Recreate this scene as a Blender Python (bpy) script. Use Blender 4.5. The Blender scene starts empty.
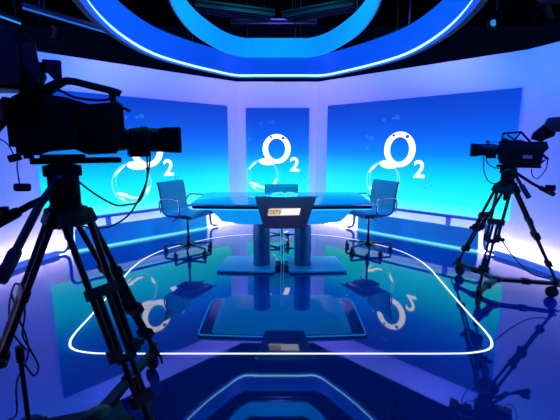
import bpy, bmesh, math, random
from mathutils import Vector, Matrix
random.seed(4)
S = bpy.context.scene
PI = math.pi

# ------------------------------------------------------------------ camera
cd = bpy.data.cameras.new('camera'); cam = bpy.data.objects.new('camera', cd)
S.collection.objects.link(cam); S.camera = cam
cam.location = (0, 0, 1.4); cam.rotation_euler = (math.radians(90 - 9.7), 0, 0)
cd.sensor_width = 36; cd.lens = 36 * 375 / 560; cd.clip_start = 0.05; cd.clip_end = 100
S.view_settings.view_transform = 'Standard'; S.view_settings.look = 'None'
S.view_settings.gamma = 1; S.view_settings.use_curve_mapping = False
S.view_settings.exposure = 0.0
# ------------------------------------------------------------------ world
w = bpy.data.worlds.new('world'); S.world = w; w.use_nodes = True
w.node_tree.nodes['Background'].inputs[0].default_value = (0.0, 0.02, 0.12, 1)
w.node_tree.nodes['Background'].inputs[1].default_value = 0.06

def lin(c):
    return tuple(((v / 255) / 12.92 if v <= 10 else ((v / 255 + .055) / 1.055) ** 2.4) for v in c) + (1,)

# ------------------------------------------------------------------ lamps
def lamp(name, kind, loc, target, power, color, size=.3, sizey=None, spot=None, blend=.8):
    l = bpy.data.lights.new(name, kind); l.energy = power; l.color = color
    if kind == 'AREA':
        l.shape = 'RECTANGLE'; l.size = size; l.size_y = sizey or size
    else:
        l.shadow_soft_size = size
    if kind == 'SPOT':
        l.spot_size = math.radians(spot); l.spot_blend = blend
    o = bpy.data.objects.new(name, l); S.collection.objects.link(o); o.location = loc
    o.rotation_euler = (Vector(target) - Vector(loc)).to_track_quat('-Z', 'Y').to_euler()
    return o
BLUE = (.012, .06, 1.0)
# wall washers in the grid above the set (outside the ring)
for sx in (-1, 1):
    lamp('wall_washer', 'SPOT', (sx * 1.9, 3.2, 3.7), (sx * 3.3, 4.1, 1.7), 520, BLUE, .12, spot=110)
    lamp('wall_washer', 'SPOT', (sx * 1.7, 4.9, 3.7), (sx * 2.0, 6.4, 1.4), 400, (.108, .10, 1), .12, spot=105)
    lamp('wall_washer', 'SPOT', (sx * 1.3, .6, 3.5), (sx * 3.4, 2.6, 1.2), 300, BLUE, .12, spot=120)
lamp('wall_washer', 'SPOT', (0, 5.95, 3.9), (0, 7.05, 1.7), 430, (.14, .11, 1), .12, spot=120)
# unseen fill lamps added overhead to brighten the desk and chairs
lamp('desk_fill', 'AREA', (0, 3.7, 3.4), (0, 4.5, .5), 60, (.0, .62, .9), 1.2, 1.0)
lamp('desk_front_fill', 'SPOT', (0, 1.5, 3.5), (0, 4.5, .3), 720, (.0, .6, .82), .1, spot=52, blend=.5)

# ------------------------------------------------------------------ materials
def mat(name, col, rough=.5, metal=0, emit=None, es=1, ior=1.5, noise=0, bump=0, nscale=30, spec=None):
    m = bpy.data.materials.new(name); m.use_nodes = True
    nt = m.node_tree; b = nt.nodes['Principled BSDF']
    c = lin(col); b.inputs['Base Color'].default_value = c
    b.inputs['Roughness'].default_value = rough; b.inputs['Metallic'].default_value = metal
    b.inputs['IOR'].default_value = ior
    if emit:
        b.inputs['Emission Color'].default_value = lin(emit); b.inputs['Emission Strength'].default_value = es
    if noise or bump:
        tc = nt.nodes.new('ShaderNodeTexCoord'); n = nt.nodes.new('ShaderNodeTexNoise')
        n.inputs['Scale'].default_value = nscale; n.inputs['Detail'].default_value = 4
        nt.links.new(tc.outputs['Object'], n.inputs['Vector'])
        if noise:
            r = nt.nodes.new('ShaderNodeValToRGB')
            r.color_ramp.elements[0].color = tuple(x * (1 - noise) for x in c[:3]) + (1,)
            r.color_ramp.elements[1].color = tuple(min(1, x * (1 + noise)) for x in c[:3]) + (1,)
            nt.links.new(n.outputs['Fac'], r.inputs[0]); nt.links.new(r.outputs[0], b.inputs['Base Color'])
        if bump:
            bp = nt.nodes.new('ShaderNodeBump'); bp.inputs['Strength'].default_value = bump; bp.inputs['Distance'].default_value = .002
            nt.links.new(n.outputs['Fac'], bp.inputs['Height']); nt.links.new(bp.outputs[0], b.inputs['Normal'])
    return m
def emat(name, col, s=1):
    m = mat(name, (0, 0, 0), .5, 0, col, s); return m
M = {}
M['wall'] = mat('painted_wall', (225, 225, 232), .7, noise=.03, nscale=3)
M['dark'] = mat('black_ceiling', (14, 16, 22), .8, noise=.3, nscale=4)
M['truss'] = mat('dark_truss_metal', (30, 34, 46), .45, .6, noise=.2, nscale=8)
M['panel'] = mat('blue_plinth_paint', (20, 170, 185), .35, noise=.04, nscale=5)
M['plinth_top'] = mat('white_plinth_top', (215, 215, 230), .5, noise=.03)
M['support'] = mat('pale_blue_support', (150, 170, 240), .4, noise=.02)
M['rail'] = mat('brushed_blue_rail', (70, 120, 180), .3, .7, noise=.08, nscale=40)
M['ring'] = mat('ring_fascia', (30, 70, 160), .6, 0, (0, 72, 222), .8, noise=.02, nscale=3)  # blue glow put into the fascia in place of light falling on it
M['ring_in'] = mat('inner_ring_fascia', (40, 110, 190), .6, 0, (0, 125, 238), .85)  # glow put into the band, standing in for light from behind
M['ring_out'] = mat('ring_back_paint', (8, 10, 15), .7, noise=.1)
M['neon'] = emat('neon_tube', (150, 235, 255), 3.2)
M['neon_dim'] = emat('neon_dim', (30, 130, 245), 1.3)
M['floorneon'] = emat('floor_neon', (235, 240, 255), 1.5)
M['cyan_led'] = emat('cyan_led', (105, 222, 245), 1.1)
M['blue_led'] = emat('blue_led', (20, 150, 250), 2.6)
M['white_led'] = emat('white_led_strip', (242, 214, 250), 40)
M['blackp'] = mat('black_plastic', (4, 5, 7), .6, ior=1.3, noise=.25, bump=.15, nscale=60)
M['blackm'] = mat('black_anodised_metal', (6, 7, 10), .45, .15, ior=1.35, noise=.2, nscale=30)
M['greym'] = mat('grey_metal_plate', (26, 32, 46), .5, .2, noise=.1, nscale=30)
M['rubber'] = mat('black_rubber', (8, 9, 11), .7, noise=.2, nscale=50)
M['glass_lens'] = mat('lens_glass', (6, 8, 16), .05, 0, ior=1.8, noise=.1)
M['label'] = mat('grey_label', (120, 125, 140), .5, noise=.05)
M['chair'] = mat('chair_leather', (16, 122, 138), .45, bump=.2, noise=.05, nscale=50)
M['chrome'] = mat('polished_aluminium', (190, 200, 215), .16, 1, noise=.02)
M['chrome_d'] = mat('dark_aluminium', (70, 80, 100), .25, 1, noise=.04)
M['mech'] = mat('black_chair_mechanism', (14, 16, 24), .5, noise=.1)
M['desk_glass'] = mat('desk_glass_top', (20, 175, 215), .05, 0, ior=4.0, noise=.02, nscale=2)
M['desk_edge'] = mat('desk_dark_edge', (10, 18, 34), .25, noise=.05)
M['desk_body'] = mat('desk_emissive_underbody', (90, 190, 225), .35, 0, (0, 150, 225), .75, noise=.03, nscale=3)  # cyan glow put into the material to brighten the underbody
M['desk_base'] = mat('desk_satin_base', (30, 180, 200), .3, noise=.03, nscale=3)
M['column'] = mat('brushed_steel_column', (60, 140, 165), .2, .6, noise=.05, nscale=20)
M['slate'] = mat('slate_panel', (112, 104, 122), .35, 0, noise=.04, nscale=10)
M['plate'] = emat('lit_plate', (255, 250, 245), 1.0)
M['plate_tan'] = emat('lit_plate_tan', (225, 205, 170), 1.0)
M['plate_txt'] = mat('plate_letters', (120, 95, 70), .5, noise=.02)
M['paper'] = mat('white_paper', (235, 240, 245), .6, noise=.02)
M['cablelit'] = mat('glowing_cable_sleeve', (200, 230, 240), .35, 0, (60, 200, 240), .45)  # cyan glow added to the sleeve colour so the cables stay bright
M['white_e'] = emat('screen_white', (255, 255, 255), 1.7)
M['bubble_e'] = emat('screen_bubble', (150, 250, 252), 1.0)
M['bubble_d'] = emat('screen_bubble_small', (70, 150, 235), .9)
M['dot_e'] = emat('screen_dot', (60, 90, 200), 1.0)
M['warm'] = emat('warm_lamp', (255, 150, 70), .8)
M['blue_l'] = emat('blue_lamp_lens', (60, 150, 240), .7)

# glossy studio floor
def floor_mat():
    m = mat('glossy_studio_floor', (8, 26, 70), .03, ior=2.2)
    nt = m.node_tree; b = nt.nodes['Principled BSDF']
    tc = nt.nodes.new('ShaderNodeTexCoord'); n = nt.nodes.new('ShaderNodeTexNoise'); n.inputs['Scale'].default_value = 1.4
    n.inputs['Detail'].default_value = 6
    r = nt.nodes.new('ShaderNodeValToRGB')
    r.color_ramp.elements[0].color = lin((1, 36, 92)); r.color_ramp.elements[1].color = lin((2, 46, 116))
    nt.links.new(tc.outputs['Object'], n.inputs['Vector']); nt.links.new(n.outputs['Fac'], r.inputs[0])
    nt.links.new(r.outputs[0], b.inputs['Base Color'])
    return m
M['floor'] = floor_mat()
M['floor_border'] = mat('floor_strip_border', (16, 50, 110), .06, ior=2.6, noise=.05)

def screen_mat():
    m = bpy.data.materials.new('video_wall_image'); m.use_nodes = True; nt = m.node_tree
    b = nt.nodes['Principled BSDF']; b.inputs['Base Color'].default_value = (0, 0, 0, 1); b.inputs['Roughness'].default_value = .5
    tc = nt.nodes.new('ShaderNodeTexCoord'); sp = nt.nodes.new('ShaderNodeSeparateXYZ')
    mr = nt.nodes.new('ShaderNodeMapRange'); mr.inputs['From Max'].default_value = 1.66
    r = nt.nodes.new('ShaderNodeValToRGB'); cr = r.color_ramp
    stops = [(0, (95, 250, 250)), (.1, (30, 242, 245)), (.27, (0, 222, 238)), (.38, (0, 186, 238)), (.5, (0, 130, 242)), (.66, (0, 92, 232)), (.85, (0, 70, 208)), (1, (0, 58, 190))]
    cr.elements[0].position = 0; cr.elements[0].color = lin(stops[0][1])
    cr.elements[1].position = 1; cr.elements[1].color = lin(stops[-1][1])
    for p, c in stops[1:-1]:
        e = cr.elements.new(p); e.color = lin(c)
    nt.links.new(tc.outputs['Object'], sp.inputs[0]); nt.links.new(sp.outputs['Z'], mr.inputs['Value'])
    nt.links.new(mr.outputs[0], r.inputs[0]); nt.links.new(r.outputs[0], b.inputs['Emission Color'])
    b.inputs['Emission Strength'].default_value = 1.12
    return m
M['screen'] = screen_mat()

# ------------------------------------------------------------------ mesh helpers
class MB:
    def __init__(s): s.bm = bmesh.new()
    def box(s, c, size, rot=None, bev=0):
        t = bmesh.new(); bmesh.ops.create_cube(t, size=1)
        bmesh.ops.scale(t, vec=size, verts=t.verts)
        if bev: bmesh.ops.bevel(t, geom=t.edges[:], offset=bev, segments=2, affect='EDGES', profile=.7)
        if rot is not None: bmesh.ops.transform(t, matrix=rot.to_4x4(), verts=t.verts)
        bmesh.ops.translate(t, vec=c, verts=t.verts); s._add(t); return s
    def _add(s, t):
        me = bpy.data.meshes.new('t'); t.to_mesh(me); t.free(); s.bm.from_mesh(me); bpy.data.meshes.remove(me)
    def prism(s, poly, v0, v1, bev=0):          # side profile (u,z) extruded along v
        t = bmesh.new(); a = [t.verts.new((u, v0, z)) for u, z in poly]; b = [t.verts.new((u, v1, z)) for u, z in poly]
        n = len(poly); t.faces.new(a); t.faces.new(b[::-1])
        for i in range(n): t.faces.new((a[i], b[i], b[(i + 1) % n], a[(i + 1) % n]))
        bmesh.ops.recalc_face_normals(t, faces=t.faces)
        if bev: bmesh.ops.bevel(t, geom=t.edges[:], offset=bev, segments=2, affect='EDGES', profile=.7)
        s._add(t); return s
    def slab(s, poly, z0, z1, bev=0):           # plan polygon extruded in z
        t = bmesh.new(); a = [t.verts.new((x, y, z0)) for x, y in poly]; b = [t.verts.new((x, y, z1)) for x, y in poly]
        n = len(poly); t.faces.new(a); t.faces.new(b[::-1])
        for i in range(n): t.faces.new((a[i], b[i], b[(i + 1) % n], a[(i + 1) % n]))
        bmesh.ops.recalc_face_normals(t, faces=t.faces)
        if bev: bmesh.ops.bevel(t, geom=t.edges[:], offset=bev, segments=2, affect='EDGES', profile=.7)
        s._add(t); return s
    def loft(s, polys):
        t = bmesh.new(); rings = [[t.verts.new(p) for p in pl] for pl in polys]; n = len(polys[0])
        for A, B in zip(rings, rings[1:]):
            for i in range(n): t.faces.new((A[i], A[(i + 1) % n], B[(i + 1) % n], B[i]))
        t.faces.new(rings[0][::-1]); t.faces.new(rings[-1])
        bmesh.ops.recalc_face_normals(t, faces=t.faces); s._add(t); return s
    def tube(s, pts, r, seg=10, closed=False, r2=None):
        pts = [Vector(p) for p in pts]; n = len(pts); t = bmesh.new(); rings = []; up = None
        for i, p in enumerate(pts):
            if closed: d = pts[(i + 1) % n] - pts[i - 1]
            else: d = pts[min(i + 1, n - 1)] - pts[max(i - 1, 0)]
            d.normalize()
            if up is None: up = Vector((0, 0, 1)) if abs(d.z) < .9 else Vector((1, 0, 0))
            a = d.cross(up)
            if a.length < 1e-4: a = d.cross(Vector((1, 0, 0)))
            a.normalize(); b = a.cross(d).normalized(); up = b
            rr = r if r2 is None else r + (r2 - r) * i / (n - 1)
            rings.append([t.verts.new(p + (a * math.cos(2 * PI * k / seg) + b * math.sin(2 * PI * k / seg)) * rr) for k in range(seg)])
        m = n if closed else n - 1
        for i in range(m):
            A, B = rings[i], rings[(i + 1) % n]
            for k in range(seg): t.faces.new((A[k], A[(k + 1) % seg], B[(k + 1) % seg], B[k]))
        if not closed: t.faces.new(rings[0][::-1]); t.faces.new(rings[-1])
        bmesh.ops.recalc_face_normals(t, faces=t.faces)
        for f in t.faces: f.smooth = len(f.verts) == 4
        s._add(t); return s
    def lathe(s, p0, p1, prof, seg=24):         # prof: (fraction along axis, radius)
        p0 = Vector(p0); p1 = Vector(p1); d = p1 - p0; u = d.normalized()
        a = u.cross(Vector((0, 0, 1)))
        if a.length < 1e-3: a = Vector((1, 0, 0))
        a.normalize(); b = a.cross(u); t = bmesh.new(); rings = []
        for f, r in prof:
            rings.append([t.verts.new(p0 + d * f + (a * math.cos(2 * PI * k / seg) + b * math.sin(2 * PI * k / seg)) * max(r, 1e-4)) for k in range(seg)])
        for A, B in zip(rings, rings[1:]):
            for k in range(seg):
                f = t.faces.new((A[k], A[(k + 1) % seg], B[(k + 1) % seg], B[k])); f.smooth = True
        t.faces.new(rings[0][::-1]); t.faces.new(rings[-1])
        bmesh.ops.recalc_face_normals(t, faces=t.faces); s._add(t); return s
    def build(s, name, m, parent=None, smooth=None):
        me = bpy.data.meshes.new(name); s.bm.to_mesh(me); s.bm.free()
        o = bpy.data.objects.new(name, me); S.collection.objects.link(o); me.materials.append(M[m] if isinstance(m, str) else m)
        if parent is not None:
            o.parent = parent
        try: me.set_sharp_from_angle(angle=math.radians(40))
        except Exception: pass
        return o
def shift(o, z):                                 # mesh written in floor-based heights -> heights from the thing's base
    o.data.transform(Matrix.Translation((0, 0, -z)))
def tag(o, label, cat, group=None, kind=None):
    o['label'] = label; o['category'] = cat
    if group: o['group'] = group
    if kind: o['kind'] = kind
    return o
def struct(o): o['kind'] = 'structure'; return o
def thing(name, label, cat, loc=(0, 0, 0), rz=0, group=None):
    o = bpy.data.objects.new(name, None); S.collection.objects.link(o); o.location = loc; o.rotation_euler = (0, 0, rz)
    return tag(o, label, cat, group)
def copy_tree(o, parent=None):
    c = o.copy(); S.collection.objects.link(c); c.parent = parent
    for ch in [x for x in bpy.data.objects if x.parent == o]: copy_tree(ch, c)
    return c
def cat_rom(pts, n=8, closed=False):
    pts = [Vector(p) for p in pts]; N = len(pts); out = []
    for i in range(N if closed else N - 1):
        if closed: p0, p1, p2, p3 = pts[i - 1], pts[i], pts[(i + 1) % N], pts[(i + 2) % N]
        else: p0, p1, p2, p3 = pts[max(i - 1, 0)], pts[i], pts[i + 1], pts[min(i + 2, N - 1)]
        for k in range(n):
            t = k / n
            out.append(.5 * ((2 * p1) + (p2 - p0) * t + (2 * p0 - 5 * p1 + 4 * p2 - p3) * t * t + (3 * p1 - p0 - 3 * p2 + p3) * t ** 3))
    if not closed: out.append(pts[-1])
    return out
def offset_path(pts, d, closed=False):
    out = []; n = len(pts)
    for i, p in enumerate(pts):
        a = pts[i - 1] if (closed or i) else pts[0]; b = pts[(i + 1) % n] if (closed or i < n - 1) else pts[-1]
        t = (Vector(b) - Vector(a)); t.z = 0; t.normalize(); out.append(Vector(p) + Vector((-t.y, t.x, 0)) * d)
    return out
def band(mb, A, B, z0, z1, closed=False):        # wall between plan paths A and B from z0 to z1
    t = mb.bm; n = len(A)
    q = [[t.verts.new((p.x, p.y, z)) for p in P] for P, z in ((A, z0), (B, z0), (B, z1), (A, z1))]
    for i in range(n if closed else n - 1):
        j = (i + 1) % n
        for k in range(4): t.faces.new((q[k][i], q[k][j], q[(k + 1) % 4][j], q[(k + 1) % 4][i]))
    if not closed:
        t.faces.new([q[k][0] for k in range(4)]); t.faces.new([q[k][-1] for k in (3, 2, 1, 0)])
    bmesh.ops.recalc_face_normals(t, faces=t.faces)
    return mb
V = Vector

# ------------------------------------------------------------------ setting
struct(MB().box((0, 3, -.05), (14, 15, .1)).build('floor', 'floor'))
struct(MB().box((0, 3, 4.55), (14, 15, .1)).build('ceiling', 'dark'))
WH = 2.54
AX = -.045
right_plan = [V((.686, 7.05, 0)), V((2.97, 4.766, 0))] + cat_rom([(2.97, 4.766, 0), (3.13, 4.25, 0), (3.24, 3.4, 0), (3.2, 2.0, 0), (2.95, .6, 0), (2.6, -.6, 0)], 6)[1:]
left_plan = [V((2 * AX - p.x, p.y, 0)) for p in right_plan]
back_plan = [left_plan[0], right_plan[0]]
struct(band(MB(), right_plan, offset_path(right_plan, .1), 0, WH).build('wall_right', 'wall'))
struct(band(MB(), left_plan, offset_path(left_plan, -.1), 0, WH).build('wall_left', 'wall'))
struct(band(MB(), back_plan, offset_path(back_plan, .1), 0, WH).build('wall_back', 'wall'))
# slim panel joints on the wall faces
for i, (x, y, a) in enumerate([(2.66, 5.076, -45), (-2.0, 5.826, 45)]):
    R = Matrix.Rotation(math.radians(a), 3, 'Z')
    o = MB().box(V((x, y, 2.31)) - R @ V((0, .001, 0)), (.002, .003, .42), R).build('trim_%d' % (i + 1), 'wall'); struct(o)
# low curved ledge along the walls, with hidden LED strips behind
def curb(plan, side, name, n0):
    A = offset_path(plan, side * .17); B = offset_path(plan, side * .21)
    return struct(band(MB(), A, B, 0, .065).build(name, 'plinth_top'))
cr_plan = [p for p in right_plan if p.y < 4.8]; cl_plan = [p for p in left_plan if p.y < 4.8]
curb(cr_plan, -1, 'baseboard_right', 0); curb(cl_plan, 1, 'baseboard_left', 0)
struct(band(MB(), [V((-.70, 6.87, 0)), V((.62, 6.87, 0))], [V((-.70, 6.90, 0)), V((.62, 6.90, 0))], 0, .05).build('baseboard_back', 'plinth_top'))  # curb added to hide the back wall LED strip
# the strips themselves: slim LED profiles lying in the gap between ledge and wall
M['white_led_low'] = emat('white_led_strip_low', (235, 215, 250), 11)
def strip(plan, side, label, m='white_led'):
    A = offset_path(plan, side * .095); B = offset_path(plan, side * .12)
    o = band(MB(), A, B, 0.0, .015).build('led_strip', m); tag(o, label, 'light strip'); return o
strip(right_plan, -1, 'white LED strip on the floor behind the right plinth and ledge')
strip(left_plan, 1, 'white LED strip on the floor behind the left plinth and ledge')
strip([left_plan[0] + V((.15, 0, 0)), right_plan[0] - V((.15, 0, 0))], -1, 'white LED strip on the floor along the foot of the back wall', 'white_led_low')

# side plinths
def plinth(x0, y0, x1, y1, sgn, label):
    t = thing('side_plinth', label, 'plinth', (x0, y0, 0))
    d = V((x1 - x0, y1 - y0, 0)); L = d.length; d.normalize(); n = V((-d.y, d.x, 0)) * sgn       # n points to the wall
    a = V((0, 0, 0)); b = d * L
    mb = MB(); mb.loft([[tuple(a + V((0, 0, 0))), tuple(a + n * .05), tuple(a + n * .05 + V((0, 0, .30))), tuple(a + n * .03 + V((0, 0, .30)))],
                        [tuple(b), tuple(b + n * .05), tuple(b + n * .05 + V((0, 0, .30)) - d * .03), tuple(b + n * .03 + V((0, 0, .30)) - d * .03)]])
    mb.build('panel', 'panel', t)
    mb = MB(); mb.loft([[tuple(a - n * .005 + V((0, 0, .0))), tuple(a - n * .03), tuple(a - n * .03 + V((0, 0, .022))), tuple(a - n * .005 + V((0, 0, .03)))],
                        [tuple(b - n * .005), tuple(b - n * .03), tuple(b - n * .03 + V((0, 0, .022))), tuple(b - n * .005 + V((0, 0, .03)))]])
    o = mb.build('light_strip', 'cyan_led', t); o['label'] = 'glowing cyan strip at the foot of the plinth'
    # bent tube rail above
    r = thing('guard_rail', label.replace('plinth panel with a cyan lit foot', 'bent tube rail').replace('blue ', 'blue metal '), 'rail', (x0, y0, 0))
    z = .435
    pts = [a - d * .20 - n * .02 + V((0, 0, .03)), a - d * .13 - n * .02 + V((0, 0, .03)), a - d * .085 + V((0, 0, .07)), a - d * .07 + V((0, 0, .16)), a - d * .07 + V((0, 0, .34)),
           a - d * .05 + V((0, 0, z - .035)), a + d * .0 + V((0, 0, z)), a + d * .2 + V((0, 0, z)), b - d * .2 + V((0, 0, z)), b + V((0, 0, z)),
           b + d * .05 + V((0, 0, z - .035)), b + d * .07 + V((0, 0, .34)), b + d * .07 + V((0, 0, .16)), b + d * .085 + V((0, 0, .07)), b + d * .13 + V((0, 0, .03)), b + d * .2 + V((0, 0, .03))]
    MB().tube(cat_rom([p + n * .01 for p in pts], 5), .021).build('rail_tube', 'rail', r)
    p = a + d * (L * .78) + n * .012
    MB().box(p + V((0, 0, .36)), (.07, .006, .13), Matrix.Rotation(math.atan2(d.y, d.x), 3, 'Z'), .001).build('support', 'support', r)
    return t, r
pl, rl = plinth(1.30, 6.18, 2.64, 4.84, 1, 'long blue plinth panel with a cyan lit foot below the right screen')
rl['label'] = 'blue metal tube rail with bent-down ends along the right screen'
pl, rl = plinth(-1.25, 6.32, -2.73, 4.84, -1, 'long blue plinth panel with a cyan lit foot below the left screen')
rl['label'] = 'blue metal tube rail with bent-down ends along the left screen'

# ------------------------------------------------------------------ video walls
def ellipse_ring(mb, cx, cz, rx, rz, tx, tz, y0, y1, n=48, dx=0, dz=0):
    t = bmesh.new(); R = []
    for (ax, az, ox, oz) in ((rx, rz, 0, 0), (rx - tx, rz - tz, dx, dz)):
        for y in (y0, y1):
            R.append([t.verts.new((cx + ox + ax * math.cos(2 * PI * k / n), y, cz + oz + az * math.sin(2 * PI * k / n))) for k in range(n)])
    o0, o1, i0, i1 = R
    for k in range(n):
        j = (k + 1) % n
        for A, B in ((o0, o1), (i1, i0), (i0, o0), (o1, i1)): t.faces.new((A[k], A[j], B[j], B[k]))
    bmesh.ops.recalc_face_normals(t, faces=t.faces); mb._add(t)
def disc(mb, cx, cz, rx, rz, y0, y1, ang=0, n=32):
    mb.prism([(cx + rx * math.cos(2 * PI * k / n) * math.cos(ang) - rz * math.sin(2 * PI * k / n) * math.sin(ang),
               cz + rx * math.cos(2 * PI * k / n) * math.sin(ang) + rz * math.sin(2 * PI * k / n) * math.cos(ang)) for k in range(n)], y0, y1)
def text_mesh(name, txt, size, m, parent, loc, rot, bold=0, depth=.001, shear=0):
    c = bpy.data.curves.new(name, 'FONT'); c.body = txt; c.size = size; c.extrude = depth; c.offset = bold; c.align_x = 'CENTER'; c.align_y = 'CENTER'
    c.shear = shear
    o = bpy.data.objects.new(name, c); S.collection.objects.link(o)
    bpy.context.view_layer.update()
    me = bpy.data.meshes.new_from_object(o.evaluated_get(bpy.context.evaluated_depsgraph_get()))
    bpy.data.objects.remove(o)
    q = bpy.data.objects.new(name, me); S.collection.objects.link(q); me.materials.clear(); me.materials.append(M[m])
    q.parent = parent; q.location = loc; q.rotation_euler = rot
    return q
def screen(name, x, y, rz, W, H, cx, label):
    """x,y: left end of the screen's front face seen from the room"""
    t = thing(name, label, 'screen', (x, y, .44), rz)
    MB().box((W / 2, .02, H / 2), (W, .03, H)).build('image_panel', 'screen', t)
    cz = .905
    f = -.0008
    def lay(k): return (.002 - .0012 * k, .0035)      # thin printed layers in front of the panel (panel face at y = .005)
    mb = MB(); ellipse_ring(mb, cx, cz, .258, .270, .098, .080, lay(2)[0], .006)
    disc(mb, cx - .185, cz - .235, .145, .062, lay(2)[0] + .0002, .006, -.12)
    mb.build('logo_ring', 'white_e', t)
    for dx, dz, r in ((-.105, .215, .026), (.12, .195, .032), (-.01, .232, .012)):
        mb = MB(); disc(mb, cx + dx, cz + dz, r, r * .85, lay(3)[0], .0, n=16); mb.build('logo_dot', 'dot_e', t)
    mb = MB(); ellipse_ring(mb, cx - .14, cz - .2, .12, .035, .012, .010, lay(3)[0], .0); mb.build('logo_swirl', 'bubble_e', t)
    text_mesh('logo_digit', '2', .36, 'white_e', t, (cx + .335, lay(2)[0], cz - .30), (PI / 2, 0, 0), bold=.006)
    mb = MB(); ellipse_ring(mb, cx - .265, cz - .49, .30, .30, .011, .011, lay(1)[0], .0055, dx=.001)
    ellipse_ring(mb, cx - .255, cz - .46, .25, .26, .004, .003, lay(1)[0], .0055)
    mb.build('bubble_outline', 'bubble_e', t)
    for a0, a1, rr, wd in ((1.9, 2.75, .275, .022), (-.75, -.2, .28, .035), (3.9, 4.3, .285, .02)):
        n = 10; o = []; i = []
        for k in range(n + 1):
            a = a0 + (a1 - a0) * k / n; ww = wd * math.sin(PI * k / n)
            o.append((cx - .265 + rr * math.cos(a), cz - .49 + rr * math.sin(a))); i.append((cx - .265 + (rr - ww - .001) * math.cos(a), cz - .49 + (rr - ww - .001) * math.sin(a)))
        mb = MB(); mb.prism(o + i[::-1], lay(2)[0], .006); mb.build('bubble_highlight', 'white_e', t)
    mb = MB()
    for k, (dx, dz, rx, rz_, an) in enumerate(((-.43, -.645, .075, .022, -.35), (-.33, -.69, .08, .016, -.30), (-.25, -.715, .06, .012, .05), (-.375, -.66, .02, .03, -.9))):
        disc(mb, cx + dx, cz + dz, rx, rz_, lay(2)[0] + .0001 * k, .006, an, 16)
    mb.build('splash', 'white_e', t)
    for k, (dx, dz, r) in enumerate(((-.29, .46, .022), (-.13, .475, .018), (-.06, .49, .03), (-.58, .21, .018), (-.50, .18, .03), (-.57, .03, .02), (.42, -.5, .02), (.47, -.46, .03), (.52, -.52, .018), (.45, -.56, .015))):
        if 0.03 < cx + dx < W - .03:
            mb = MB(); ellipse_ring(mb, cx + dx, cz + dz, r, r, r * .28, r * .28, lay(1)[0], .0055, 14); mb.build('small_bubble', 'bubble_d', t)
    return t
q2 = math.sqrt(.5)
SW = 2.97; NO = .037
screen('video_screen', .866 - NO * q2, 6.87 - NO * q2, -PI / 4, SW, 1.66, 1.41, 'wide video wall with white ring-and-2 logo on the right')
screen('video_screen', 2 * AX - .866 - SW * q2 + NO * q2, 6.87 - SW * q2 - NO * q2, PI / 4, SW, 1.66, 1.44, 'wide video wall on the left, its logo partly behind the near camera lens')
screen('video_screen', -.622, 7.05 - NO, 0, 1.155, 1.64, .56, 'narrow upright video wall in the middle behind the desk')

# ------------------------------------------------------------------ ceiling rings
def ring_path(right, n=6):
    L = [V((-x, y, 0)) for x, y in right][::-1]
    return cat_rom([V((x, y, 0)) for x, y in right] + L, n, closed=True)
ro = [(.30, 5.775), (.64, 5.76), (.92, 5.42), (1.18, 5.02), (1.40, 4.55), (1.485, 4.05), (1.48, 3.45), (1.38, 2.85), (1.2, 2.3), (.9, 1.8), (.4, 1.45)]
P = ring_path(ro)
def ring(name, P, z0, z1, face, label, flange=0):
    t = thing(name, label, 'ceiling ring', (0, 3.6, z0))
    Q = [p - V((0, 3.6, 0)) for p in P]
    sg = 1 if (offset_path(Q, .1, True)[0].length > Q[0].length) else -1
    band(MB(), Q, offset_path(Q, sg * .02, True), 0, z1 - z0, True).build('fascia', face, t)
    return t, Q, sg
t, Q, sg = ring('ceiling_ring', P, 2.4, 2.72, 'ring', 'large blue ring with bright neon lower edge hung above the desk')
band(MB(), offset_path(Q, sg * .021, True), offset_path(Q, sg * .075, True), 0, .05, True).build('flange', 'ring_out', t)
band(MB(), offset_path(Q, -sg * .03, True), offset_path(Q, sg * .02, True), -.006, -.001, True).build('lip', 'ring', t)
MB().tube([p + V((0, 0, .022)) for p in offset_path(Q, -sg * .010, True)], .011, 8, True).build('neon_tube', 'neon', t)
MB().tube([p + V((0, 0, -.006)) for p in offset_path(Q, -sg * .03, True)], .005, 6, True).build('edge_line', 'neon_dim', t)
for a in range(0, len(Q), 22):
    p = offset_path(Q, sg * .05, True)[a]
    MB().tube([p + V((0, 0, .05)), p + V((0, 0, 2.1))], .006, 6).build('hanger', 'ring_out', t)
ri = [(.25, 5.285), (.46, 5.27), (.66, 5.03), (.80, 4.62), (.885, 4.2), (.90, 3.75), (.86, 3.3), (.75, 2.8), (.5, 2.35), (.2, 2.15)]
P = ring_path(ri); P = [V((p.x * .975 - .04, p.y, 0)) for p in P]
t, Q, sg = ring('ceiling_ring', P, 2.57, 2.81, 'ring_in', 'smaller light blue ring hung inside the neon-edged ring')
band(MB(), offset_path(Q, sg * .021, True), offset_path(Q, sg * .04, True), .01, .235, True).build('backing', 'ring_out', t)
for a in range(0, len(Q), 22):
    p = offset_path(Q, sg * .03, True)[a]
    MB().tube([p + V((0, 0, .2)), p + V((0, 0, 1.93))], .006, 6).build('hanger', 'ring_out', t)

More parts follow.
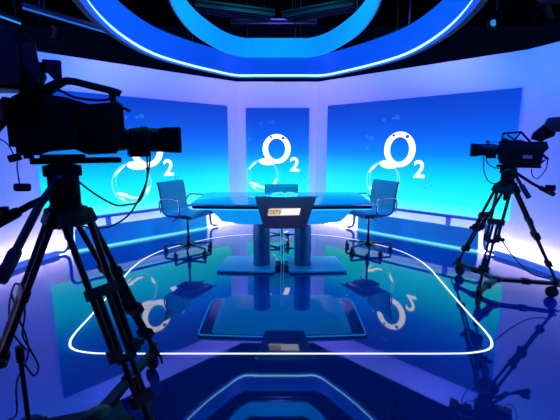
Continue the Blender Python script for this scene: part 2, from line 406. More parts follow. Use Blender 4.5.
# ------------------------------------------------------------------ lighting grid in the dark above
def truss(p0, p1, label):
    p0 = V(p0); p1 = V(p1); t = thing('lighting_truss', label, 'truss', p0)
    d = p1 - p0; L = d.length; u = d.normalized(); s = u.cross(V((0, 0, 1))).normalized() * .12; z = V((0, 0, .2))
    mb = MB()
    for o in (s, -s, s + z, -s + z): mb.tube([o, o + d], .02, 8)
    mb.build('chords', 'truss', t)
    mb = MB(); n = int(L / .3)
    for k in range(n):
        a = u * (L * k / n); b = u * (L * (k + 1) / n)
        mb.tube([a + s, b + s + z], .009, 6); mb.tube([a - s, b - s + z], .009, 6); mb.tube([a + s + z, b - s + z], .009, 6)
    mb.build('lattice', 'truss', t)
truss((-3.2, 5.6, 3.55), (3.2, 5.6, 3.55), 'dark lattice truss crossing behind the rings')
truss((-1.1, 2.2, 3.75), (-1.6, 6.8, 3.75), 'dark lattice truss running back, seen through the left of the rings')
truss((1.1, 2.2, 3.75), (1.7, 6.8, 3.75), 'dark lattice truss running back, seen through the right of the rings')
for k, (x, y, z, ang, wd, ln) in enumerate([(-.58, 5.1, 3.1, 20, .32, 1.0), (.50, 5.1, 3.1, -28, .3, .95), (-.75, 4.3, 3.25, 35, .26, .8), (.72, 4.3, 3.25, -38, .26, .8), (-.1, 6.6, 3.4, 0, .3, 1.4)]):
    t = thing('acoustic_baffle', ['dark angled slatted baffle left of centre inside the ring', 'dark angled slatted baffle right of centre inside the ring', 'dark slatted baffle at the left edge of the inner ring opening',
              'dark slatted baffle at the right edge of the inner ring opening', 'dark level slatted baffle furthest back above the rings'][k], 'baffle', (x, y, z), math.radians(ang))
    MB().box((0, 0, 0), (ln, wd, .025), bev=.005).build('board', 'truss', t)
    for j in range(4): MB().box((0, -wd / 2 + wd * (j + .5) / 4, -.035), (ln, .012, .045)).build('slat', 'truss', t)
    for s in (-1, 1): MB().tube([(s * ln * .4, 0, 0), (s * ln * .4, 0, 4.5 - z)], .005, 6).build('wire', 'ring_out', t)
def batten(p0, p1, label, m='neon_dim'):
    p0 = V(p0); p1 = V(p1); t = thing('batten_light', label, 'light', p0); d = p1 - p0
    MB().tube([(0, 0, 0), d], .012, 8).build('tube', m, t)
    MB().tube([V((0, 0, .04)), d + V((0, 0, .04))], .03, 8).build('housing', 'ring_out', t)
    for f in (.15, .85):
        MB().tube([d * f + V((0, 0, .05)), V((d.x * f, d.y * f, 4.5 - p0.z))], .008, 6).build('hanger', 'ring_out', t)
M['batten'] = emat('batten_blue', (20, 105, 235), .9)
batten((-2.931, 4.60, 2.95), (-2.318, 5.71, 2.95), 'long thin blue light batten above the left screen wall', 'batten')
batten((-3.42, 4.78, 2.95), (-3.34, 5.16, 2.95), 'short dim blue light batten at the upper left corner')
def spot_fixture(loc, aim, label, m, s=1.0):
    loc = V(loc); t = thing('stage_light', label, 'stage light', loc)
    d = (V(aim) - loc).normalized()
    MB().lathe(-d * .13 * s, d * .13 * s, [(0, .03 * s), (.05, .06 * s), (.5, .075 * s), (.75, .08 * s), (1, .095 * s)]).build('body', 'blackm', t)
    MB().lathe(d * .13 * s, d * .135 * s, [(0, .075 * s), (1, .07 * s)]).build('lens', m, t)
    side = d.cross(V((0, 0, 1))).normalized() * .11 * s
    MB().tube([side, side + V((0, 0, .18 * s)), V((0, 0, .24 * s)), -side + V((0, 0, .18 * s)), -side], .01 * s, 8).build('yoke', 'blackm', t)
    MB().tube([V((0, 0, .23 * s)), V((0, 0, 4.5 - loc.z))], .014, 8).build('drop_pole', 'ring_out', t)
    for k in range(4):
        a = PI / 2 * k; s1 = side.normalized(); s2 = s1.cross(d)
        c = d * .18 * s + (s1 * math.cos(a) + s2 * math.sin(a)) * .10 * s
        R = Matrix((s1 * -math.sin(a) + s2 * math.cos(a), d, (s1 * math.cos(a) + s2 * math.sin(a)))).transposed()
        MB().box(c, (.13 * s, .1 * s, .004), R).build('barn_door', 'blackm', t)
spot_fixture((2.77, 5.15, 2.98), (0, 3, 1), 'stage light with a small blue lens above the right wall', 'blue_l', .55)
spot_fixture((2.95, 4.35, 3.02), (3.2, 2.9, 2.7), 'stage light with warm orange glow at the upper right', 'warm', 1.5)
spot_fixture((3.3, 4.75, 3.05), (0, 4, 1), 'black stage light hung furthest right above the wall', 'rubber', 1.2)
spot_fixture((-2.95, 5.05, 2.88), (0, 4.3, .7), 'black stage light hung below the long blue batten at left', 'rubber', .9)
spot_fixture((1.9, 5.9, 2.95), (0, 4.3, .7), 'black stage light between the ring and the right wall', 'rubber', .8)

# ------------------------------------------------------------------ floor light line
fl = [(.6, 2.36), (1.15, 2.36), (1.34, 2.372), (1.48, 2.42), (1.555, 2.52), (1.59, 2.67), (1.615, 2.95), (1.66, 3.35), (1.72, 3.85), (1.755, 4.2), (1.73, 4.6), (1.56, 5.05), (1.05, 5.62), (.5, 5.86)]
path = [V((x, y, 0)) for x, y in fl] + [V((-x * .985 + .03, y, 0)) for x, y in fl][::-1]
path = cat_rom([p + V((-.02, 0, 0)) for p in path], 8, True)
t = thing('floor_light_line', 'white glowing line set in the floor, a rounded loop round the desk', 'light strip', (0, 0, 0))
band(MB(), offset_path(path, .0085, True), offset_path(path, -.0085, True), 0, .002, True).build('glowing_line', 'floorneon', t)
band(MB(), offset_path(path, .055, True), offset_path(path, -.055, True), 0, .001, True).build('border', 'floor_border', t)

# ------------------------------------------------------------------ desk
D = thing('news_desk', 'wide glass-topped news desk on two round columns in the centre', 'desk', (0, 4.35, 0))
yo = -4.35
top = [(-1.005, 4.02), (-.98, 3.97), (-.3, 3.93), (.3, 3.93), (.96, 3.97), (.985, 4.02), (1.0, 4.9), (.96, 5.03), (-.97, 5.03), (-1.02, 4.9)]
top = [(x, y + yo) for x, y in top]; top = [(x + .035, y) for x, y in top]
MB().slab(top, .765, .784, .004).build('tabletop', 'desk_glass', D)
def sc(pl, k, z, ky=None): return [(x * k, y * (ky or k), z) for x, y in pl]
MB().loft([sc(top, .985, .733), sc(top, .992, .7645)]).build('dark_edge', 'desk_edge', D)
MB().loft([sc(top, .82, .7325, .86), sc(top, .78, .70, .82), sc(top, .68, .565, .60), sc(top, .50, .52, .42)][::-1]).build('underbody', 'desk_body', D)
MB().tube([V((x * .972, y * .965, .7285)) for x, y in top], .007, 6, True).build('edge_light', 'blue_led', D)
for cx in (-.215, .265):
    MB().lathe((cx, 4.27 + yo, .03), (cx, 4.27 + yo, .60), [(0, .105), (.0, .1), (1, .1)], 40).build('column', 'column', D)
def rrect(pts, r=.05, n=5):
    out = []
    N = len(pts)
    for i in range(N):
        p = V(pts[i]); a = (V(pts[i - 1]) - p).normalized(); b = (V(pts[(i + 1) % N]) - p).normalized()
        for k in range(n + 1):
            t_ = k / n; q = (p + a * r) * (1 - t_) ** 2 + p * 2 * t_ * (1 - t_) + (p + b * r) * t_ ** 2
            out.append((q.x, q.y))
    return out
MB().slab(rrect([(-.72, 4.02 + yo), (-.06, 3.97 + yo), (-.05, 4.58 + yo), (-.66, 4.58 + yo)]), .008, .03, .004).build('base_plate', 'desk_base', D)
MB().slab(rrect([(.10, 3.97 + yo), (.76, 4.02 + yo), (.70, 4.58 + yo), (.09, 4.58 + yo)]), .008, .03, .004).build('base_plate', 'desk_base', D)
MB().slab(rrect([(-.70, 4.04 + yo), (-.08, 3.99 + yo), (-.07, 4.56 + yo), (-.64, 4.56 + yo)]), .0, .008).build('base_foot', 'desk_edge', D)
MB().slab(rrect([(.12, 3.99 + yo), (.74, 4.04 + yo), (.68, 4.56 + yo), (.11, 4.56 + yo)]), .0, .008).build('base_foot', 'desk_edge', D)
# front panel with lit plate
zc = -4.35
fp = MB(); fp.prism(rrect([(-.225, .565), (.20, .565), (.31, .895), (-.315, .895)], .02), 3.745 + yo, 3.775 + yo, .004)
o = fp.build('front_panel', 'slate', D); o.location = (.06, 0, 0)
FP = o
MB().prism([(-.185, .703), (.135, .71), (.148, .778), (-.172, .772)], 3.735 + yo, 3.7445 + yo, .002).build('lit_plate', 'plate', FP)
MB().prism([(-.183, .706), (-.055, .708), (-.045, .772), (-.170, .770)], 3.732 + yo, 3.7355 + yo).build('tan_plate', 'plate_tan', FP)
text_mesh('plate_lettering', 'O2TV', .052, 'plate_txt', FP, (-.114, 3.731 + yo, .739), (PI / 2, 0, 0), bold=.0008, shear=.15)
MB().tube([(-.33, 3.78 + yo, .897), (.33, 3.78 + yo, .897)], .004, 6).build('top_trim', 'chrome', FP)
MB().box((0, 3.86 + yo, .74), (.36, .16, .03)).build('bracket', 'desk_edge', FP)
# pale cables dropping from the desk
t = thing('desk_cable', 'pair of pale cables hanging between the two desk columns', 'cable', (.02, 4.3, 0))
for dx in (-.012, .018):
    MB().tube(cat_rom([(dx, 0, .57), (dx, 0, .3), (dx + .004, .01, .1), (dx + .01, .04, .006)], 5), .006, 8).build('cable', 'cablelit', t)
# papers on the desk
t = thing('open_booklet', 'open white booklet lying on the glass desk top', 'booklet', (.06, 4.78, .7845))
for s in (-1, 1):
    pts = [(s * .0, .004), (s * .04, .022), (s * .10, .018), (s * .17, .004), (s * .17, .002), (s * .10, .014), (s * .04, .017), (s * .0, .0005)]
    MB().prism(pts, -.12, .12).build('page', 'paper', t)

# ------------------------------------------------------------------ chairs
def chair(label, loc, rz, sh, so=.3):
    t = thing('office_chair', label, 'chair', (loc[0], loc[1], 0), rz)
    prof = cat_rom([(.25, 0, sh - .03), (.235, 0, sh - .005), (.15, 0, sh + .005), (0, 0, sh - .012), (-.13, 0, sh - .012), (-.195, 0, sh + .035), (-.215, 0, sh + .13), (-.225, 0, sh + .25), (-.25, 0, sh + .375), (-.27, 0, sh + .40)], 8)
    split = 34
    def sling(ps, name, W=.235):
        mb = MB(); b = mb.bm; n = len(ps); rows = []
        for i, p in enumerate(ps):
            d = (ps[min(i + 1, n - 1)] - ps[max(i - 1, 0)]).normalized(); nn = V((d.z, 0, -d.x))
            if nn.z < 0 and abs(nn.z) > abs(nn.x): nn = -nn
            bul = .0035 * abs(math.sin(i * PI / 4.0))
            rows.append([[b.verts.new(p + V((0, v, 0)) + nn * (s * (.007 + bul))) for v in (-W, -W * .5, 0, W * .5, W)] for s in (-1, 1)])
        for A, B in zip(rows, rows[1:]):
            for s in (0, 1):
                for k in range(4): b.faces.new((A[s][k], A[s][k + 1], B[s][k + 1], B[s][k]))
            for k in (0, 4): b.faces.new((A[0][k], A[1][k], B[1][k], B[0][k]))
        for R in (rows[0], rows[-1]):
            for k in range(4): b.faces.new((R[0][k], R[0][k + 1], R[1][k + 1], R[1][k]))
        bmesh.ops.recalc_face_normals(b, faces=b.faces)
        for f in b.faces: f.smooth = True
        return mb.build(name, 'chair', t)
    sling(prof[:split], 'seat'); sling(prof[split - 1:], 'backrest')
    for s in (-1, 1):
        MB().tube([p + V((0, s * .242, -.002)) for p in prof], .009, 8).build('side_rail', 'chrome_d', t)
        arm = cat_rom([(.09, s * .25, sh - .02), (.105, s * .285, sh + .03), (.115, s * .29, sh + .16), (.08, s * .29, sh + .205), (-.04, s * .29, sh + .21), (-.16, s * .285, sh + .205), (-.21, s * .275, sh + .17), (-.235, s * .255, sh + .09), (-.215, s * .25, sh + .02)], 6)
        MB().tube(arm, .0095, 8).build('armrest', 'chrome', t)
    MB().box((0, 0, sh - .03), (.07, .46, .02), bev=.005).box((.16, 0, sh - .02), (.03, .46, .015), bev=.004).build('cross_brace', 'chrome_d', t)
    mb = MB().box((-.01, 0, sh - .06), (.24, .12, .045), bev=.012).box((-.13, 0, sh - .055), (.06, .2, .03), bev=.01)
    mb.tube([(.04, .05, sh - .06), (.06, .2, sh - .07), (.06, .24, sh - .07)], .007, 8)
    mb.tube([(-.06, -.05, sh - .06), (-.06, -.22, sh - .075)], .007, 8).build('tilt_mechanism', 'mech', t)
    MB().lathe((0, 0, .2), (0, 0, sh - .07), [(0, .014), (1, .014)], 16).build('gas_lift', 'chrome_d', t)
    MB().lathe((0, 0, .06), (0, 0, .22), [(0, .03), (.35, .034), (.45, .025), (1, .022)], 20).build('column', 'mech', t)
    mb = MB()
    for k in range(5):
        a = 2 * PI * k / 5 + so; c, s_ = math.cos(a), math.sin(a)
        mb.loft([[(c * r - s_ * w_, s_ * r + c * w_, z + h) for w_, h in ((-hw, -hh), (hw, -hh), (hw * .7, hh), (-hw * .7, hh))] for r, z, hw, hh in ((.02, .115, .022, .016), (.16, .105, .016, .011), (.32, .09, .012, .009))])
    mb.build('star_base', 'chrome_d', t)
    for k in range(5):
        a = 2 * PI * k / 5 + so; c, s_ = math.cos(a), math.sin(a); p = V((c * .315, s_ * .315, 0)); q = V((-s_, c, 0))
        cst = MB().lathe(p + V((0, 0, .055)), p + V((0, 0, .09)), [(0, .018), (.5, .014), (1, .008)], 12).build('caster', 'mech', t)
        for s in (-1, 1):
            MB().lathe(p + q * (s * .006) + V((c * -.01, s_ * -.01, .0275)), p + q * (s * .022) + V((c * -.01, s_ * -.01, .0275)), [(0, .0275), (.7, .0275), (1, .02)], 20).build('wheel', 'mech', cst)
    return t
chair('blue office chair at the left end of the desk, back to the left screen', (-1.22, 4.86), math.radians(-25), .535, math.radians(205))
chair('blue office chair at the right end of the desk, by the right screen', (1.19, 4.93), math.radians(180 + 25), .535, math.radians(-205))
chair('blue office chair behind the desk, only its top clear of the glass', (.02, 5.42), math.radians(-90), .42)

# ------------------------------------------------------------------ camera equipment helpers
def frame_thing(name, label, cat, C, h, z):
    return thing(name, label, cat, (C[0], C[1], z), math.atan2(h[1], h[0]))
def L_(mb, name, m, par, z):
    o = mb.build(name, m, par); shift(o, z); return o
def lens(par, u0, u1, zc0, zc1, R, z):
    """broadcast zoom lens along +u"""
    d = u1 - u0
    def at(f): return V((u0 + d * f, 0, zc0 + (zc1 - zc0) * f))
    L = L_(MB().lathe(at(0), at(.66), [(0, R * .55), (.08, R * .62), (.1, R * .78), (.25, R * .8), (.26, R * .7), (.36, R * .72), (.37, R * .95), (.6, R), (.62, R * .93), (.9, R * .97), (1, R * .97)], 32), 'lens', 'blackm', par, z)
    for f0, f1, rr in ((.17, .26, .86), (.36, .48, 1.04)):
        o = MB()
        a0, a1 = at(f0), at(f1)
        o.lathe(a0, a1, [(0, R * rr), (1, R * rr)], 36)
        for k in range(36):
            a = 2 * PI * k / 36; o.box((a0 + a1) / 2 + V((0, math.cos(a), math.sin(a))) * R * rr, ((a1 - a0).length * .8, .003, .003), Matrix.Rotation(a, 3, 'X'))
        L_(o, 'zoom_ring', 'rubber', L, z)
    o = MB().box(at(.3) + V((0, 0, -R * .95)), (d * .34, R * 1.2, R * .8), bev=.008); L_(o, 'servo_grip', 'blackp', L, z)
    # rectangular hood, rounded
    def rr_(f, k):
        c = at(f); return [(c.x, c.y + y * k, c.z + zz * k) for y, zz in rrect([(-R * 1.35, -R), (R * 1.35, -R), (R * 1.35, R), (-R * 1.35, R)], R * .3, 3)]
    mb = MB(); t = mb.bm
    rings = [[t.verts.new(p) for p in rr_(f, k)] for f, k in ((.64, .78), (.7, .98), (.97, 1.06), (1, 1.04), (1, .97), (.72, .86), (.7, .5))]
    n = len(rings[0])
    for A, B in zip(rings, rings[1:]):
        for k in range(n): t.faces.new((A[k], A[(k + 1) % n], B[(k + 1) % n], B[k]))
    t.faces.new(rings[0]); t.faces.new(rings[-1]); bmesh.ops.recalc_face_normals(t, faces=t.faces)
    L_(mb, 'lens_hood', 'blackp', L, z)
    L_(MB().lathe(at(.705), at(.73), [(0, R * .8), (.6, R * .7), (1, R * .2)], 32), 'front_glass', 'glass_lens', L, z)
    return L
def caster(par, p, yaw, R=.055):
    c = V((p[0], p[1], 0)); d = V((math.cos(yaw), math.sin(yaw), 0)); q = V((-d.y, d.x, 0))
    w_ = c + d * -.03 + V((0, 0, R))
    o = MB().lathe(c + V((0, 0, 2 * R + .012)), c + V((0, 0, 2 * R + .05)), [(0, .03), (.4, .022), (1, .02)], 16)
    for s in (-1, 1): o.prism([(0, 0)] * 0 or [(-.022, R * .8), (.022, R * .8), (.028, 2 * R + .02), (-.028, 2 * R + .02)], -.002, .002) if False else None
    for s in (-1, 1): o.tube([c + V((0, 0, 2 * R + .015)) + q * s * .022, w_ + q * s * .022], .009, 8)
    o.box(c + V((0, 0, 2 * R + .012)), (.06, .06, .01), Matrix.Rotation(yaw, 3, 'Z'), .002)
    k = o.build('caster', 'blackm', par)
    MB().lathe(w_ - q * .016, w_ + q * .016, [(0, R * .8), (.12, R * .97), (.5, R), (.88, R * .97), (1, R * .8)], 28).build('wheel', 'rubber', k)
    o = MB().tube([c + V((0, 0, 2 * R + .03)) + d * .03, c + d * .065 + V((0, 0, 2 * R - .005)), c + d * .075 + V((0, 0, R * 1.3))], .007, 8)
    o.build('brake_pedal', 'blackm', k)
def dolly(label, hub, feet, yaws, hubz=.13):
    t = thing('tripod_dolly', label, 'dolly', (hub[0], hub[1], 0)); hv = V((hub[0], hub[1], 0))
    MB().lathe((0, 0, hubz - .02), (0, 0, hubz + .025), [(0, .05), (.3, .065), (.7, .065), (1, .045)], 24).build('hub', 'blackm', t)
    for (x, y), yw in zip(feet, yaws):
        e = V((x, y, 0)) - hv; L = e.length; u = e.normalized(); q = V((-u.y, u.x, 0))
        mb = MB()
        def sec(r, w_, h, z): return [tuple(u * r + q * a + V((0, 0, z + b))) for a, b in ((-w_, -h), (w_, -h), (w_, h), (-w_, h))]
        mb.loft([sec(.02, .03, .016, hubz), sec(L * .45, .024, .016, hubz + .004), sec(L - .02, .02, .014, hubz + .008)])
        a = mb.build('arm', 'blackm', t)
        MB().box(u * (L * .5) + V((0, 0, hubz + .004)), (.07, .062, .05), Matrix.Rotation(math.atan2(u.y, u.x), 3, 'Z'), .006).build('clamp', 'blackp', a)
        MB().tube([u * (L - .03) + V((0, 0, hubz + .02)), u * L + V((0, 0, hubz + .055)), u * (L + .035) + V((0, 0, hubz + .03))], .009, 8).build('foot_strap', 'rubber', a)
        caster(t, (e.x, e.y), yw)
    return t
def tripod(label, C, top, crotch, feet, headz, grips, hub, scale=1.0, spread=0, h=(1, 0), fm=.50, fi=.34, fl=.80, bar=.011):
    """top: height of bowl, crotch: height where the legs start, feet: list of (x,y,z)"""
    t = thing('camera_tripod', label, 'tripod', (C[0], C[1], 0)); cv = V((C[0], C[1], 0))
    w = .055 * scale
    kn = []
    for (x, y, z) in feet:
        f = V((x, y, z)) - cv; u = V((f.x, f.y, 0)).normalized(); q = V((-u.y, u.x, 0))
        a = u * .06 + V((0, 0, crotch)); d = f - a
        mid = a + d * fm; low = a + d * fl; inn = a + d * fi; L = d.length; dn = d.normalized()
        mb = MB()
        for s in (-1, 1): mb.tube([a + q * s * w, mid + q * s * w * .8], .0135 * scale, 10)
        leg = mb.build('leg', 'blackm', t)
        R = Matrix((q, d.normalized().cross(q), d.normalized())).transposed()
        MB().box(a + d * .015, (w * 2.7, .05, .07), R, .008).build('shoulder', 'blackp', leg)
        for s in (-1, 1): MB().box(mid + q * s * w * .8, (.04 * scale, .045 * scale, .06), R, .008).build('leg_clamp', 'blackp', leg)
        MB().box(inn, (w * 2.5, .034, .05), R, .006).build('cross_brace', 'blackp', leg)
        MB().lathe(mid + q * w * 1.2, mid + q * (w * 1.2 + .035), [(0, .016), (.7, .018), (1, .012)], 12).build('lever', 'blackp', leg)
        mb = MB()
        for s in (-1, 1): mb.tube([inn + q * s * w * .35, low + q * s * w * .35], .0115 * scale, 10)
        mb.build('middle_stage', 'blackm', leg)
        MB().box(low, (w * 1.5, .045 * scale, .055), R, .007).build('leg_clamp', 'blackp', leg)
        MB().box(mid + d * .03, (w * 1.3, .04 * scale, .035), R, .005).build('stage_cap', 'blackp', leg)
        MB().tube([low - d * .1, f - d * .01], .0125 * scale, 10).build('lower_stage', 'blackm', leg)
        MB().lathe(f - d.normalized() * .05, f, [(0, .014), (.5, .024), (1, .02)], 16).build('rubber_foot', 'rubber', leg)
        kn.append(mid)
    if spread:
        hb = V((hub[0] - C[0], hub[1] - C[1], spread))
        sp = MB().lathe(hb - V((0, 0, .02)), hb + V((0, 0, .02)), [(0, .03), (1, .03)], 16).build('spreader', 'blackm', t)
        for k in kn: MB().tube([hb, k], .009, 8).build('spreader_arm', 'blackm', sp)
    MB().lathe((0, 0, crotch - .03), (0, 0, top), [(0, .045 * scale), (.15, .075 * scale), (.5, .085 * scale), (.8, .08 * scale), (.82, .06 * scale), (1, .062 * scale)], 28).build('bowl', 'blackp', t)
    MB().lathe((0, 0, crotch - .12), (0, 0, crotch - .02), [(0, .018), (.3, .022), (.9, .022), (1, .012)], 16).build('bowl_clamp', 'blackp', t)
    hu = V((h[0], h[1], 0)).normalized(); hq = V((-hu.y, hu.x, 0)); Rz = Matrix.Rotation(math.atan2(hu.y, hu.x), 3, 'Z')
    hd = MB().box((0, 0, (top + headz) / 2), (.115 * scale, .10, headz - top), Rz, .02).box((0, 0, headz - .03), (.14 * scale, .08, .05), Rz, .012).build('fluid_head', 'blackp', t)
    for s in (-1, 1):
        c = hq * s * .05 + V((0, 0, top + (headz - top) * .45))
        MB().lathe(c, c + hq * s * .035, [(0, .052 * scale), (.7, .052 * scale), (1, .042 * scale)], 28).build('tilt_drum', 'blackm', hd)
    for (s, pts, gr) in grips:
        P_ = [hu * u + hq * s * v + V((0, 0, z)) for u, v, z in pts]
        pb = MB().tube(P_, bar, 10).build('pan_bar', 'blackm', t)
        d = (P_[-1] - P_[-2]).normalized()
        MB().lathe(P_[-1] - d * .13, P_[-1] + d * .005, [(0, bar + .004), (.1, bar + .008), (.9, bar + .008), (1, bar + .004)], 16).build('grip', 'rubber', pb)
        if gr:
            c = P_[-1] - d * .04 + hq * s * .0 + V((0, 0, .04)) 
            MB().box(c, (.08, .05, .055), Rz, .012).lathe(c + V((0, 0, .0)) - hq * .04, c - hq * .065, [(0, .02), (1, .018)], 14).build('zoom_control', 'blackp', pb)
    return t

# ------------------------------------------------------------------ left (near) camera
CL = (-1.02, 1.72); HL = (.86, .51); zl = 1.312
c = frame_thing('studio_camera', 'large black studio camera in the left foreground, lens toward the desk', 'camera', CL, HL, zl)
mb = MB().prism([(-.14, 1.385), (-.148, 1.50), (-.135, 1.60), (-.09, 1.625), (.06, 1.61), (.15, 1.585), (.255, 1.60), (.275, 1.57), (.272, 1.40), (.25, 1.365), (.13, 1.36), (.08, 1.385), (-.02, 1.375), (-.06, 1.36), (-.13, 1.36)], -.075, .085, .008)
body = L_(mb, 'camera_body', 'blackp', c, zl)
L_(MB().box((-.02, -.082, 1.50), (.22, .014, .16), bev=.004).box((.17, -.085, 1.50), (.11, .02, .13), bev=.006), 'side_panel', 'blackm', body, zl)
for k in range(7): L_(MB().lathe((-.1 + .03 * k, -.09, 1.44), (-.1 + .03 * k, -.098, 1.44), [(0, .007), (1, .006)], 10), 'button', 'greym', body, zl)
L_(MB().box((-.128, 0, 1.49), (.07, .14, .19), bev=.012), 'rear_adapter', 'blackp', body, zl)
L_(MB().tube(cat_rom([(-.05, 0, 1.60), (.0, 0, 1.635), (.045, 0, 1.672), (.085, 0, 1.688), (.18, 0, 1.672), (.27, 0, 1.655), (.295, 0, 1.645)], 5), .017, 10).tube([(.255, 0, 1.655), (.262, 0, 1.60)], .016, 10), 'carry_handle', 'blackp', c, zl)
L_(MB().tube(cat_rom([(-.07, -.04, 1.645), (.004, -.05, 1.635), (.042, -.05, 1.638), (.10, -.045, 1.612), (.20, -.04, 1.607), (.25, -.03, 1.62)], 5), .006, 8), 'top_cable', 'rubber', c, zl)
L_(MB().box((.283, 0, 1.50), (.02, .14, .16), bev=.006).lathe((.27, 0, 1.435), (.305, 0, 1.435), [(0, .06), (1, .055)]), 'lens_mount', 'blackm', body, zl)
L_(MB().lathe((.262, -.03, 1.595), (.282, -.03, 1.575), [(0, .02), (1, .026)], 16).tube([(.27, -.04, 1.58), (.305, -.045, 1.575), (.325, -.045, 1.562)], .007, 8), 'microphone_clip', 'blackp', c, zl)
ln = lens(c, .275, .555, 1.430, 1.430, .062, zl)
# shoulder / wedge plate
L_(MB().box((.087, 0, 1.333), (.37, .10, .026), bev=.005).box((.03, 0, 1.352), (.18, .08, .02), bev=.004), 'wedge_plate', 'blackm', c, zl)
# studio viewfinder with hood, off the left edge
vf = L_(MB().prism([(-.50, 1.66), (-.48, 1.90), (-.25, 1.93), (-.085, 1.87), (-.03, 1.82), (-.03, 1.66), (-.08, 1.635), (-.2, 1.628)], -.07, .12, .012), 'viewfinder', 'blackp', c, zl)
mb = MB().prism([(-.47, 1.87), (-.46, 1.615), (-.095, 1.64), (-.085, 1.78), (-.175, 1.905)], -.145, -.135, .003)
L_(mb, 'viewfinder_hood', 'greym', vf, zl)
L_(MB().prism([(-.075, 1.65), (-.035, 1.66), (-.02, 1.70), (-.03, 1.79), (-.05, 1.82), (-.08, 1.80)], -.09, -.075, .004), 'side_cheek', 'greym', vf, zl)
L_(MB().box((-.03, 0, 1.735), (.10, .05, .04), bev=.006), 'viewfinder_arm', 'blackm', vf, zl)
mb = MB().prism(rrect([(-.018, 1.765), (.058, 1.768), (.055, 1.69), (.035, 1.672), (.005, 1.705)], .01), -.035, -.025, .002)
pl = L_(mb, 'arm_plate', 'greym', vf, zl)
L_(MB().lathe((.03, -.035, 1.742), (.03, -.039, 1.742), [(0, .007), (1, .006)], 14), 'plate_bolt', 'blackm', pl, zl)
L_(MB().tube([(.045, 0, 1.685), (.01, 0, 1.665), (-.06, 0, 1.62)], .014, 10).tube([(-.04, .01, 1.75), (-.02, .01, 1.70), (-.06, .01, 1.61)], .02, 10), 'tilt_strut', 'blackm', vf, zl)
L_(MB().lathe((-.03, -.02, 1.64), (-.10, -.02, 1.61), [(0, .018), (1, .03)], 14), 'strut_knuckle', 'blackp', vf, zl)
L_(MB().lathe((-.155, -.04, 1.50), (-.14, -.04, 1.595), [(0, .025), (.2, .036), (.8, .038), (1, .028)], 20).tube([(-.155, -.04, 1.52), (-.20, -.04, 1.47), (-.4, -.04, 1.30)], .018, 10), 'eyepiece_arm', 'blackp', c, zl)
L_(MB().tube(cat_rom([(.411, -.03, 1.37), (.396, -.04, 1.279), (.349, -.05, 1.138), (.281, -.05, 1.115), (.221, -.05, 1.122), (.128, -.05, 1.192), (.05, -.06, 1.275)], 6), .0042, 8), 'lens_cable', 'rubber', ln, zl)
L_(MB().tube(cat_rom([(.397, -.02, 1.37), (.392, -.03, 1.29), (.377, -.04, 1.208), (.297, -.05, 1.075), (.214, -.05, 1.02), (.14, -.05, 1.012), (.08, -.05, 1.03)], 6), .0042, 8), 'lens_cable', 'rubber', ln, zl)
L_(MB().tube([(-.10, -.02, 1.50), (-.10, -.02, 1.36), (-.10, -.02, 1.345)], .02, 8), 'rear_socket', 'blackp', c, zl)
# belt-pack and switch dangling behind
t = frame_thing('intercom_pack', 'small black intercom boxes dangling on a wire behind the near camera', 'intercom', CL, HL, 1.2)
L_(MB().box((-.15, -.03, 1.35), (.05, .03, .032), Matrix.Rotation(-.25, 3, 'Y'), .008), 'switch_box', 'blackp', t, 1.2)
L_(MB().box((-.135, -.03, 1.222), (.065, .035, .034), Matrix.Rotation(.05, 3, 'Y'), .012), 'belt_pack', 'blackp', t, 1.2)
L_(MB().tube(cat_rom([(-.142, -.03, 1.335), (-.146, -.03, 1.30), (-.144, -.03, 1.235)], 4), .003, 6).tube(cat_rom([(-.30, -.03, 1.50), (-.21, -.03, 1.44), (-.17, -.03, 1.408), (-.152, -.03, 1.36)], 5), .003, 6).tube([(-.14, -.03, 1.365), (-.14, -.02, 1.40), (-.15, 0, 1.44)], .004, 6), 'wire', 'rubber', t, 1.2)
feetL = [(-.79, 2.17, .15), (-.57, 1.49, .15), (-1.35, 1.45, .15)]
tripod('heavy black tripod under the near camera, filling the left foreground', (-1.0, 1.73), 1.13, 1.085, feetL, 1.318,
       [(-1, [(-.03, .06, 1.24), (-.10, .13, 1.15), (-.24, .31, .90)], False), (1, [(-.03, .06, 1.18), (-.14, .08, 1.13), (-.30, .10, 1.04)], True)],
       (-.95, 1.76), 1.12, 0, HL, fm=.64, fi=.36, fl=.86, bar=.017)
dolly('wheeled dolly of the near tripod, one caster by the white floor line', (-.87, 1.60), [(x, y) for x, y, z in feetL], [-.6, .4, 2.0])
# cable looping down from the leg and its post
t = thing('cable_post', 'short black post with looped cables at the lower left edge', 'post', (-1.28, 1.70, 0))
MB().lathe((0, 0, 0), (0, 0, .43), [(0, .06), (.03, .06), (.035, .011), (.8, .011), (.82, .019), (1, .019)], 16).build('post', 'blackm', t)
MB().tube(cat_rom([(.02, .02, .40), (-.03, .01, .50), (-.04, .02, .62), (.0, .02, .74), (.03, .02, .72), (.035, .02, .60), (.01, .02, .48), (.04, .02, .40), (.07, .02, .31), (.04, .02, .26), (.0, .02, .33)], 6), .0045, 8).build('cable', 'rubber', t)
MB().tube(cat_rom([(-.02, .02, .70), (-.01, .03, .58), (.02, .03, .46), (.015, .03, .36), (-.05, .02, .22), (-.07, .02, .05), (-.12, .03, .006)], 6), .0045, 8).build('cable', 'rubber', t)

# low case under the near tripod
t = thing('equipment_case', 'flat dark equipment case on the floor under the near tripod dolly', 'case', (-.885, 1.585, 0), math.atan2(.17, .24))
MB().box((0, 0, .054), (.29, .25, .096), bev=.008).build('shell', 'greym', t)
for s_ in (-1, 1): MB().box((s_ * .08, .1265, .06), (.03, .006, .03), bev=.002).build('latch', 'blackm', t)
MB().tube([(-.146, -.04, .05), (-.165, -.04, .055), (-.165, .04, .055), (-.146, .04, .05)], .006, 8).build('handle', 'rubber', t)

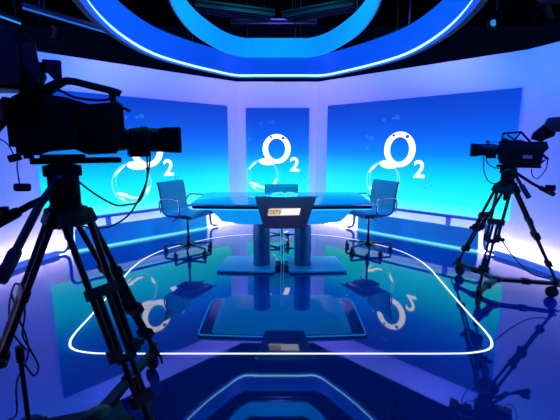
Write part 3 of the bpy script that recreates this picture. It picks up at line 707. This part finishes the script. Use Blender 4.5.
# ------------------------------------------------------------------ right camera
CR = (2.12, 3.45); HR = (-.86, .51); zr = 1.205
c = frame_thing('studio_camera', 'black broadcast camera on the right, lens pointing left over its wheeled tripod', 'camera', CR, HR, zr)
body = L_(MB().prism([(.105, 1.245), (.11, 1.44), (.085, 1.475), (.02, 1.45), (-.04, 1.455), (-.10, 1.435), (-.215, 1.44), (-.235, 1.40), (-.215, 1.232), (.06, 1.232)], -.075, .07, .008), 'camera_body', 'blackp', c, zr)
L_(MB().box((-.07, .073, 1.35), (.2, .012, .12), bev=.004), 'side_panel', 'blackm', body, zr)
L_(MB().box((-.11, .082, 1.305), (.07, .004, .028)), 'label_plate', 'label', body, zr)
L_(MB().box((.108, 0, 1.36), (.02, .15, .17), bev=.005), 'lens_mount', 'blackm', body, zr)
L_(MB().tube([(.095, 0, 1.46), (.092, 0, 1.512), (-.045, 0, 1.522), (-.13, 0, 1.425)], .0105, 8).tube([(.06, 0, 1.50), (-.0, 0, 1.455)], .007, 8).tube([(-.045, 0, 1.52), (.0, 0, 1.45)], .007, 8), 'carry_handle', 'blackp', c, zr)
L_(MB().tube([(.11, .03, 1.43), (.20, .03, 1.437)], .003, 6).lathe((.195, .03, 1.437), (.225, .03, 1.44), [(0, .009), (1, .011)], 12), 'microphone', 'rubber', c, zr)
ln = lens(c, .10, .345, 1.365, 1.362, .058, zr)
L_(MB().box((-.05, 0, 1.218), (.34, .10, .024), bev=.004).tube([(-.05, .05, 1.235), (-.2, .055, 1.235), (-.24, .05, 1.28)], .009, 8), 'wedge_plate', 'blackm', c, zr)
L_(MB().prism([(-.10, 1.42), (-.24, 1.44), (-.26, 1.38), (-.22, 1.33), (-.14, 1.33)], -.06, .06, .012), 'rear_hump', 'blackp', c, zr)
vf = L_(MB().prism([(-.205, 1.575), (-.225, 1.635), (-.47, 1.655), (-.49, 1.53), (-.31, 1.515), (-.24, 1.535)], -.06, .10, .012), 'viewfinder', 'greym', c, zr)
L_(MB().prism([(-.12, 1.46), (-.135, 1.515), (-.22, 1.60), (-.30, 1.545), (-.29, 1.48), (-.23, 1.455), (-.2, 1.435)], -.04, .05, .008), 'viewfinder_arm', 'blackp', vf, zr)
L_(MB().tube(cat_rom([(.229, .03, 1.305), (.228, .04, 1.24), (.22, .04, 1.175), (.179, .04, 1.082), (.119, .04, 1.055), (.06, .04, 1.09)], 6), .0045, 8), 'lens_cable', 'rubber', ln, zr)
L_(MB().tube(cat_rom([(.213, .02, 1.30), (.20, .03, 1.25), (.165, .03, 1.215), (.11, .03, 1.196), (.06, .03, 1.21)], 6), .0045, 8), 'lens_cable', 'rubber', ln, zr)
L_(MB().tube(cat_rom([(-.255, .03, 1.30), (-.262, .03, 1.27), (-.254, .03, 1.19), (-.202, .03, 1.115), (-.165, .03, 1.14), (-.15, .03, 1.20)], 6), .0045, 8), 'rear_cable', 'rubber', c, zr)
L_(MB().tube([(-.20, .03, 1.34), (-.265, .03, 1.285)], .012, 8), 'rear_strap', 'rubber', c, zr)
feetR = [(1.96, 3.97, .15), (1.74, 3.12, .15), (2.57, 3.32, .15)]
t = tripod('black tripod with twin-tube legs under the right camera', (2.10, 3.46), 1.09, 1.02, feetR, 1.206,
       [(1, [(-.04, .075, 1.17), (-.10, .10, 1.07), (-.175, .12, .95)], False), (-1, [(-.04, .06, 1.17), (-.20, .06, 1.06), (-.37, .07, .97)], True)],
       (2.10, 3.48), 1.0, 0, HR, bar=.014)
dolly('low wheeled dolly under the right tripod, three black casters', (2.09, 3.47), [(x, y) for x, y, z in feetR], [2.0, 4.0, -.4])
o = MB().tube(cat_rom([(2.02, 3.40, .70), (2.07, 3.42, .55), (2.18, 3.38, .38), (2.33, 3.34, .235), (2.45, 3.32, .20), (2.53, 3.32, .21)], 8), .0055, 8).build('hanging_cable', 'rubber')
tag(o, 'thin black cable drooping between the legs of the right tripod', 'cable')
# repeats share a group
GR = {'office_chair': 'office chairs round the desk', 'studio_camera': 'studio cameras on wheeled tripods', 'camera_tripod': 'camera tripods', 'tripod_dolly': 'tripod dollies',
      'video_screen': 'video walls behind the desk', 'side_plinth': 'plinths below the side screens', 'guard_rail': 'tube rails along the side screens', 'ceiling_ring': 'rings hung above the desk',
      'lighting_truss': 'trusses in the dark grid', 'acoustic_baffle': 'baffles above the rings', 'batten_light': 'blue battens at the upper left', 'stage_light': 'stage lights above the set', 'led_strip': 'LED strips at the foot of the walls'}
for o in bpy.data.objects:
    k = o.name.split('.')[0]
    if o.parent is None and k in GR and 'label' in o: o['group'] = GR[k]
